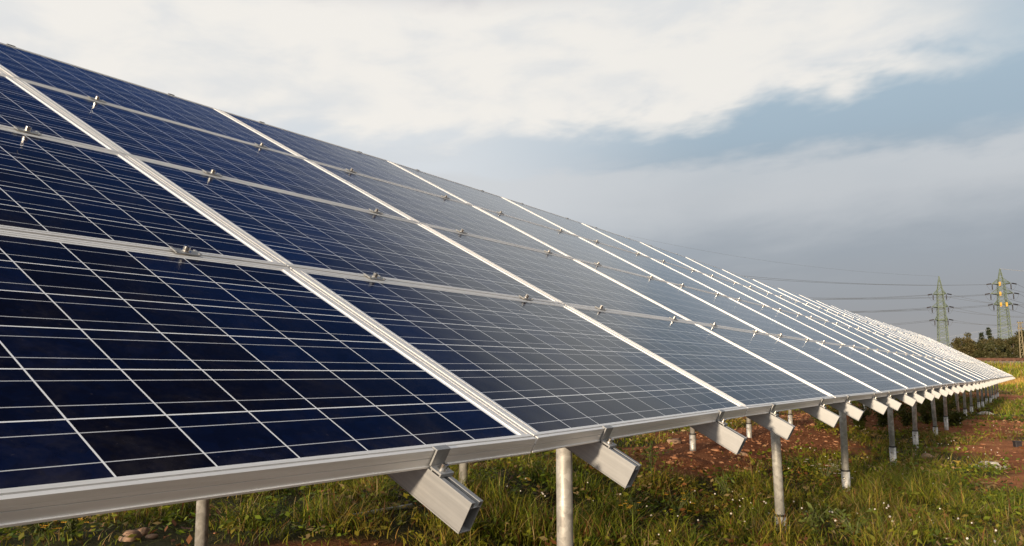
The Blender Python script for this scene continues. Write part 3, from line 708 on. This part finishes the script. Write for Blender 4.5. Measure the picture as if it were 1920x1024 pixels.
# ------------------------------------------------------------------ pylons
def make_pylon(px, ytop, ybase, wd, label, rot, arms, body_w, base_w, plates):
    base = D3(px, ybase, wd); topz = D3(px, ytop, wd).z - base.z; H = topz
    p = thing('pylon', label, 'pylon', base, 'lattice pylons beyond the bank'); p.rotation_euler = (0, 0, rot)
    def half(z):   # half width of the lattice at height z
        f = z/H
        pts = [(0, base_w/2), (.22, body_w*.60), (.55, body_w*.47), (.84, body_w*.32), (1.0, .05)]
        for (a, wa), (b, wb) in zip(pts, pts[1:]):
            if f <= b: return wa + (wb - wa)*(f - a)/(b - a)
        return .05
    lv = [0, .11, .22] + [.22 + .0365*i for i in range(1, 18)] + [.88, .92, .96, 1.0]; lv = [min(v, 1)*H for v in lv]
    br = MB()
    def bar(b, A, B, r): b.tube(A, B, r, n=4)
    for sx in (-1, 1):
        for sy in (-1, 1):
            q = MB()
            for z0, z1 in zip(lv, lv[1:]): bar(q, (sx*half(z0), sy*half(z0), z0), (sx*half(z1), sy*half(z1), z1), .10 if z0 < .8*H else .07)
            q.build('leg', M_PYLON, p)
    for i, (z0, z1) in enumerate(zip(lv, lv[1:])):
        if z1 > .985*H: continue
        a, b = half(z0), half(z1)
        for s in (-1, 1):
            bar(br, (-a, s*a, z0), (b, s*b, z1), .04); bar(br, (a, s*a, z0), (-b, s*b, z1), .04)
            bar(br, (s*a, -a, z0), (s*b, b, z1), .04); bar(br, (s*a, a, z0), (s*b, -b, z1), .04)
        for s in (-1, 1):
            if i % 2: bar(br, (-b, s*b, z1), (b, s*b, z1), .05); bar(br, (s*b, -b, z1), (s*b, b, z1), .05)
    br.build('bracing', M_PYLON, p)
    tips = []
    for zf, xl, xr in arms:
        z = zf*H; q = MB(); hw = half(z)
        for sgn, X in ((-1, xl), (1, xr)):
            tip = (sgn*X, 0, z + .1)
            for s in (-1, 1):
                bar(q, (sgn*hw, s*hw, z), tip, .09); bar(q, (sgn*hw*.9, s*hw*.9, z + 1.3), tip, .06)
            n = 5
            if sgn < 0:
                for sy in (-1, 1): bar(q, (-hw, sy*hw, z), (hw, sy*hw, z), .07)
            for k in range(1, n):
                f = k/n; A = Vector((sgn*hw, -hw, z)).lerp(Vector(tip), f); B = Vector((sgn*hw, hw, z)).lerp(Vector(tip), f); D = Vector((sgn*hw*.9, hw*.9, z + 1.3)).lerp(Vector(tip), f - .1)
                bar(q, A, B, .045); bar(q, A, D, .045)
            tips.append(Vector(tip))
        q.build('crossarm', M_PYLON, p)
    def string(A, B, par):
        A, B = Vector(A), Vector(B); q = MB(); n = 11
        q.tube(A, B, .05, n=6)
        for k in range(n):
            f = (k + .5)/n; c = A.lerp(B, f); d = (B - A).normalized()*.045; q.tube(c - d, c + d, .17, .10, n=8)
        q.build('insulator', M_INSUL, par)
    ends = []
    cr, sr_ = math.cos(-rot), math.sin(-rot)
    wdir = Vector((RT[0]*cr - RT[1]*sr_, RT[0]*sr_ + RT[1]*cr, 0))       # image-right direction in pylon space
    for i, tip in enumerate(tips):
        for sgn in (-1, 1):
            e = tip + wdir*(sgn*1.45) + Vector((0, 0, -.2)); string(tip + wdir*sgn*.25, e, p); ends.append((i, sgn, e))
        string(tip + Vector((0, 0, -.2)), tip + Vector((0, 0, -1.6)), p)
        q = MB(); P0 = tip + wdir*(-1.45) + Vector((0, 0, -.25)); P2 = tip + wdir*1.45 + Vector((0, 0, -.25)); low_ = tip + Vector((0, 0, -2.6))
        pts = [P0*(1-f)**2 + (low_ + Vector((0, 0, -.9)))*2*f*(1-f) + P2*f*f for f in [j/12 for j in range(13)]]
        q.path(pts, [.022]*13, 5); q.build('jumper', M_WIRE, p)
    if plates:
        for zf in [a[0] for a in arms]:
            for s in ((-1, 1) if zf < .7 else (-1,)):
                z = zf*H; h = half(z) + .13; q = MB(); q.box((s*h*.6 - .22, -h - .03, z - .55), (s*h*.6 + .22, -h, z + .45)); q.build('sign_plate', M_PLATE, p)
    bpy.context.view_layer.update()
    mw = p.matrix_world
    return p, {(i, sgn): mw @ e for i, sgn, e in ends}, mw @ Vector((0, 0, H))
rotA = .30
pyA, endA, topA = make_pylon(1772, 518, 690, 215, 'green lattice pylon rising behind the top edge of the array', rotA, [(.52, 1.75, 1.5), (.66, 2.2, 1.8), (.80, 1.75, 1.5)], 2.0, 3.2, False)
pyB, endB, topB = make_pylon(1889, 504, 690, 200, 'taller green lattice pylon with yellow plates near the right edge', rotA, [(.635, 2.0, 2.2), (.745, 2.5, 2.6), (.845, 2.0, 2.2)], 2.2, 4.0, True)
for pl in (pyA, pyB): pass

def wire(A, B, sag, label, m=M_WIRE, r=.028):
    A, B = Vector(A), Vector(B); n = 28; q = MB()
    pts = [A.lerp(B, i/n) + Vector((0, 0, -sag*4*(i/n)*(1 - i/n))) for i in range(n + 1)]; q.path(pts, [r]*(n + 1), 5)
    o = q.build('power_cable', m); tag(o, label, 'power cable', 'cables strung from the pylons')
LV = ['lowest', 'middle', 'top']
farA = {0: (1380, 612), 1: (1380, 578), 2: (1380, 549)}
for lev in range(3):
    for s in (0, 1):
        i = lev*2 + s; side = 'left' if s == 0 else 'right'
        fx, fy = farA[lev]; wire(endA[(i, -1)], D3(fx, fy + s*4 + 0, 330), 1.5, f'cable running left from the {side} tip of the {LV[lev]} arm, left pylon')
        wire(endA[(i, 1)], D3(2050, (586, 580, 560)[lev] + s*6, 190), 2.0, f'cable running right from the {side} tip of the {LV[lev]} arm, left pylon')
        wire(endB[(i, -1)], D3(1300, (577, 548, 508)[lev] + s*5, 175), 1.2, f'cable running left from the {side} tip of the {LV[lev]} arm, right pylon')
        wire(endB[(i, 1)], D3(2080, (603, 580, 556)[lev] + s*5, 150), 1.5, f'cable running right from the {side} tip of the {LV[lev]} arm, right pylon')
wire(topA, D3(1180, 442, 210), 2.0, 'thin earth wire running left from the tip of the left pylon', r=.016)
wire(topB, D3(2050, 511, 170), .4, 'sunlit pale earth wire running right from the tip of the right pylon', M_BRIGHT, .05)

# small twin-legged pole at the right edge
pb = D3(1918, 684, 120); pole = thing('utility_pole', 'weathered twin legged utility pole at the right edge beyond the track', 'utility pole', pb); pole.rotation_euler = (0, 0, ang)
Hp = D3(1915, 604, 120).z - pb.z
for s in (-1, 1):
    q = MB(); q.tube((s*.34, 0, -.2), (s*.17, 0, Hp), .075, .06, n=10); q.build('leg', M_POLE, pole)
q = MB()
for i in range(7):
    z0, z1 = Hp*i/7, Hp*(i+1)/7; a = .34 - .17*i/7; b2 = .34 - .17*(i+1)/7
    q.tube((-a, 0, z0), (b2, 0, z1), .035, n=5); q.tube((-b2, 0, z1), (b2, 0, z1), .035, n=5)
q.build('ladder_bracing', M_POLE, pole)
for zz in (Hp - .1, Hp - .95):
    q = MB(); q.box((-.46, -.16, zz - .07), (.46, -.062, zz + .07)); ca = q.build('crossarm', M_POLE, pole)
    for xx in (-.4, 0, .4):
        q = MB(); q.tube((xx, -.11, zz + .07), (xx, -.11, zz + .28), .05, .035, n=8); q.build('insulator', M_INSUL, ca)
pm = D3(1915, 606, 120); pm2 = D3(1915, 616, 120)
wire(pm, D3(1500, 656, 160), 1.0, 'upper faint cable running left from the small pole at the right edge', M_BRIGHT, .010)
wire(pm2, D3(1500, 676, 160), 1.0, 'lower faint cable running left from the small pole at the right edge', M_BRIGHT, .010)

# ------------------------------------------------------------------ trees behind the railway
TP = np.array([(.032, .035, .012), (.05, .052, .018), (.08, .07, .026), (.105, .08, .034)])
def tree(px, ytop, halfw_px, wd, label, hue=1.5, seed=0, trunk_px=0):
    rs = random.Random(seed); rg = np.random.default_rng(seed)
    base = D3(px, 694, wd); base.z = BANK_H + .3; H = D3(px, ytop, wd).z - base.z; R = halfw_px/FPX*wd*1.16
    p = thing('tree', label, 'tree', base, 'trees beyond the railway'); q = MB()
    q.path([(0, 0, -.2), (.1, 0, H*.25), (0, .1, H*.55), (.05, 0, H*.85)], [.22, .17, .11, .03], 8)
    cl = []
    for i in range(46):
        u = rs.uniform(-1, 1); th = rs.uniform(0, 6.283); rr = rs.uniform(.35, 1)**.5; s_ = math.sqrt(max(0, 1 - u*u))
        prof = .78 + .3*mnoise.noise(Vector((math.cos(th)*1.3 + seed*3, math.sin(th)*1.3, u*1.5)))
        c = Vector((math.cos(th)*s_*R*rr*prof, math.sin(th)*s_*R*rr*prof, H*.52 + u*H*.46*rr*(.9 + .2*prof)))
        cl.append(c)
        if i % 4 == 0: q.path([(0, 0, H*.3), (c.x*.5, c.y*.5, (H*.3 + c.z)/2 - .1), c], [.07, .045, .02], 5)
    q.build('trunk', M_BARK, p)
    P = []; Cc = []
    for c in cl:
        m = 85; r = rs.uniform(.18, .34)*R + .12; d = rg.normal(size=(m, 3)); d /= np.linalg.norm(d, axis=1, keepdims=True); d *= (rg.random((m, 1))**.45)*r
        P.append(np.array(c) + d*np.array([1, 1, .8])); k = np.clip(hue + rg.normal(0, .5), 0, 2.99); i = int(k); Cc.append(np.repeat(((TP[i]*(1-(k-i)) + TP[i+1]*(k-i)))[None], m, 0)*rg.uniform(.7, 1.3, (m, 1)))
    P = np.concatenate(P); Cc = np.concatenate(Cc); Nn = rg.normal(size=P.shape); Nn /= np.linalg.norm(Nn, axis=1, keepdims=True)
    V, F, T, tn = leaf_quads(P, Nn, rg.uniform(.16, .34, len(P)), Cc, .7)
    mesh_np('crown', V, np.full(len(F), 4), F.ravel(), M_TREE, tn, p)
def conifer(px, ytop, halfw_px, wd, label, seed=0):
    rg = np.random.default_rng(seed); base = D3(px, 694, wd); base.z = BANK_H + .3; H = D3(px, ytop, wd).z - base.z; R = halfw_px/FPX*wd
    p = thing('conifer', label, 'tree', base, 'trees beyond the railway'); q = MB(); q.path([(0, 0, -.2), (0, 0, H*.5), (0, 0, H)], [.2, .12, .02], 8); q.build('trunk', M_BARK, p)
    P = []; Nn = []
    nw = 20
    for i in range(nw):
        f = i/nw; z = H*(.12 + .87*f); L = R*(1 - f)**1.25*rg.uniform(.75, 1.2) + .10
        for j in range(7):
            a = rg.random()*6.283; L2_ = L*rg.uniform(.65, 1.1); m = 16
            d = np.sqrt(rg.random(m)); x = np.cos(a)*d*L2_ + rg.normal(0, .1, m); y = np.sin(a)*d*L2_ + rg.normal(0, .1, m)
            P.append(np.stack([x, y, z - d*L2_*.35 + rg.normal(0, .06, m)], -1)); Nn.append(rg.normal(size=(m, 3)))
    P = np.concatenate(P); Nn = np.concatenate(Nn); Nn /= np.linalg.norm(Nn, axis=1, keepdims=True)
    V, F, T, tn = leaf_quads(P, Nn, rg.uniform(.14, .3, len(P)), np.array((.026, .034, .013))*rg.uniform(.6, 1.5, (len(P), 1)), .5)
    mesh_np('crown', V, np.full(len(F), 4), F.ravel(), M_TREE, tn, p)
tree(1811, 625, 19, 118, 'rounded brownish green tree at the left end of the tree row', 2.3, 1)
tree(1797, 640, 12, 124, 'small olive tree peeping over the array edge, leftmost of the row', 2.0, 2)
tree(1831, 645, 13, 120, 'low dark tree between the rounded tree and the pointed conifers', 1.2, 3)
conifer(1845, 622, 19, 126, 'pointed dark conifer, left one of the two', 4)
conifer(1859, 613, 15, 128, 'slim tallest conifer with a bare pointed top', 5)
tree(1848, 636, 16, 116, 'bushy dark tree in front of the two conifers', 1.4, 6)
tree(1868, 628, 15, 120, 'broad dark tree standing left behind the taller pylon', 1.3, 7)
tree(1886, 640, 13, 126, 'low tree seen between the legs of the taller pylon', 1.0, 8)
tree(1903, 628, 17, 122, 'dark rounded tree right behind the taller pylon', 1.5, 9)
tree(1922, 622, 19, 126, 'dark tree behind the utility pole at the right edge', 1.4, 10)
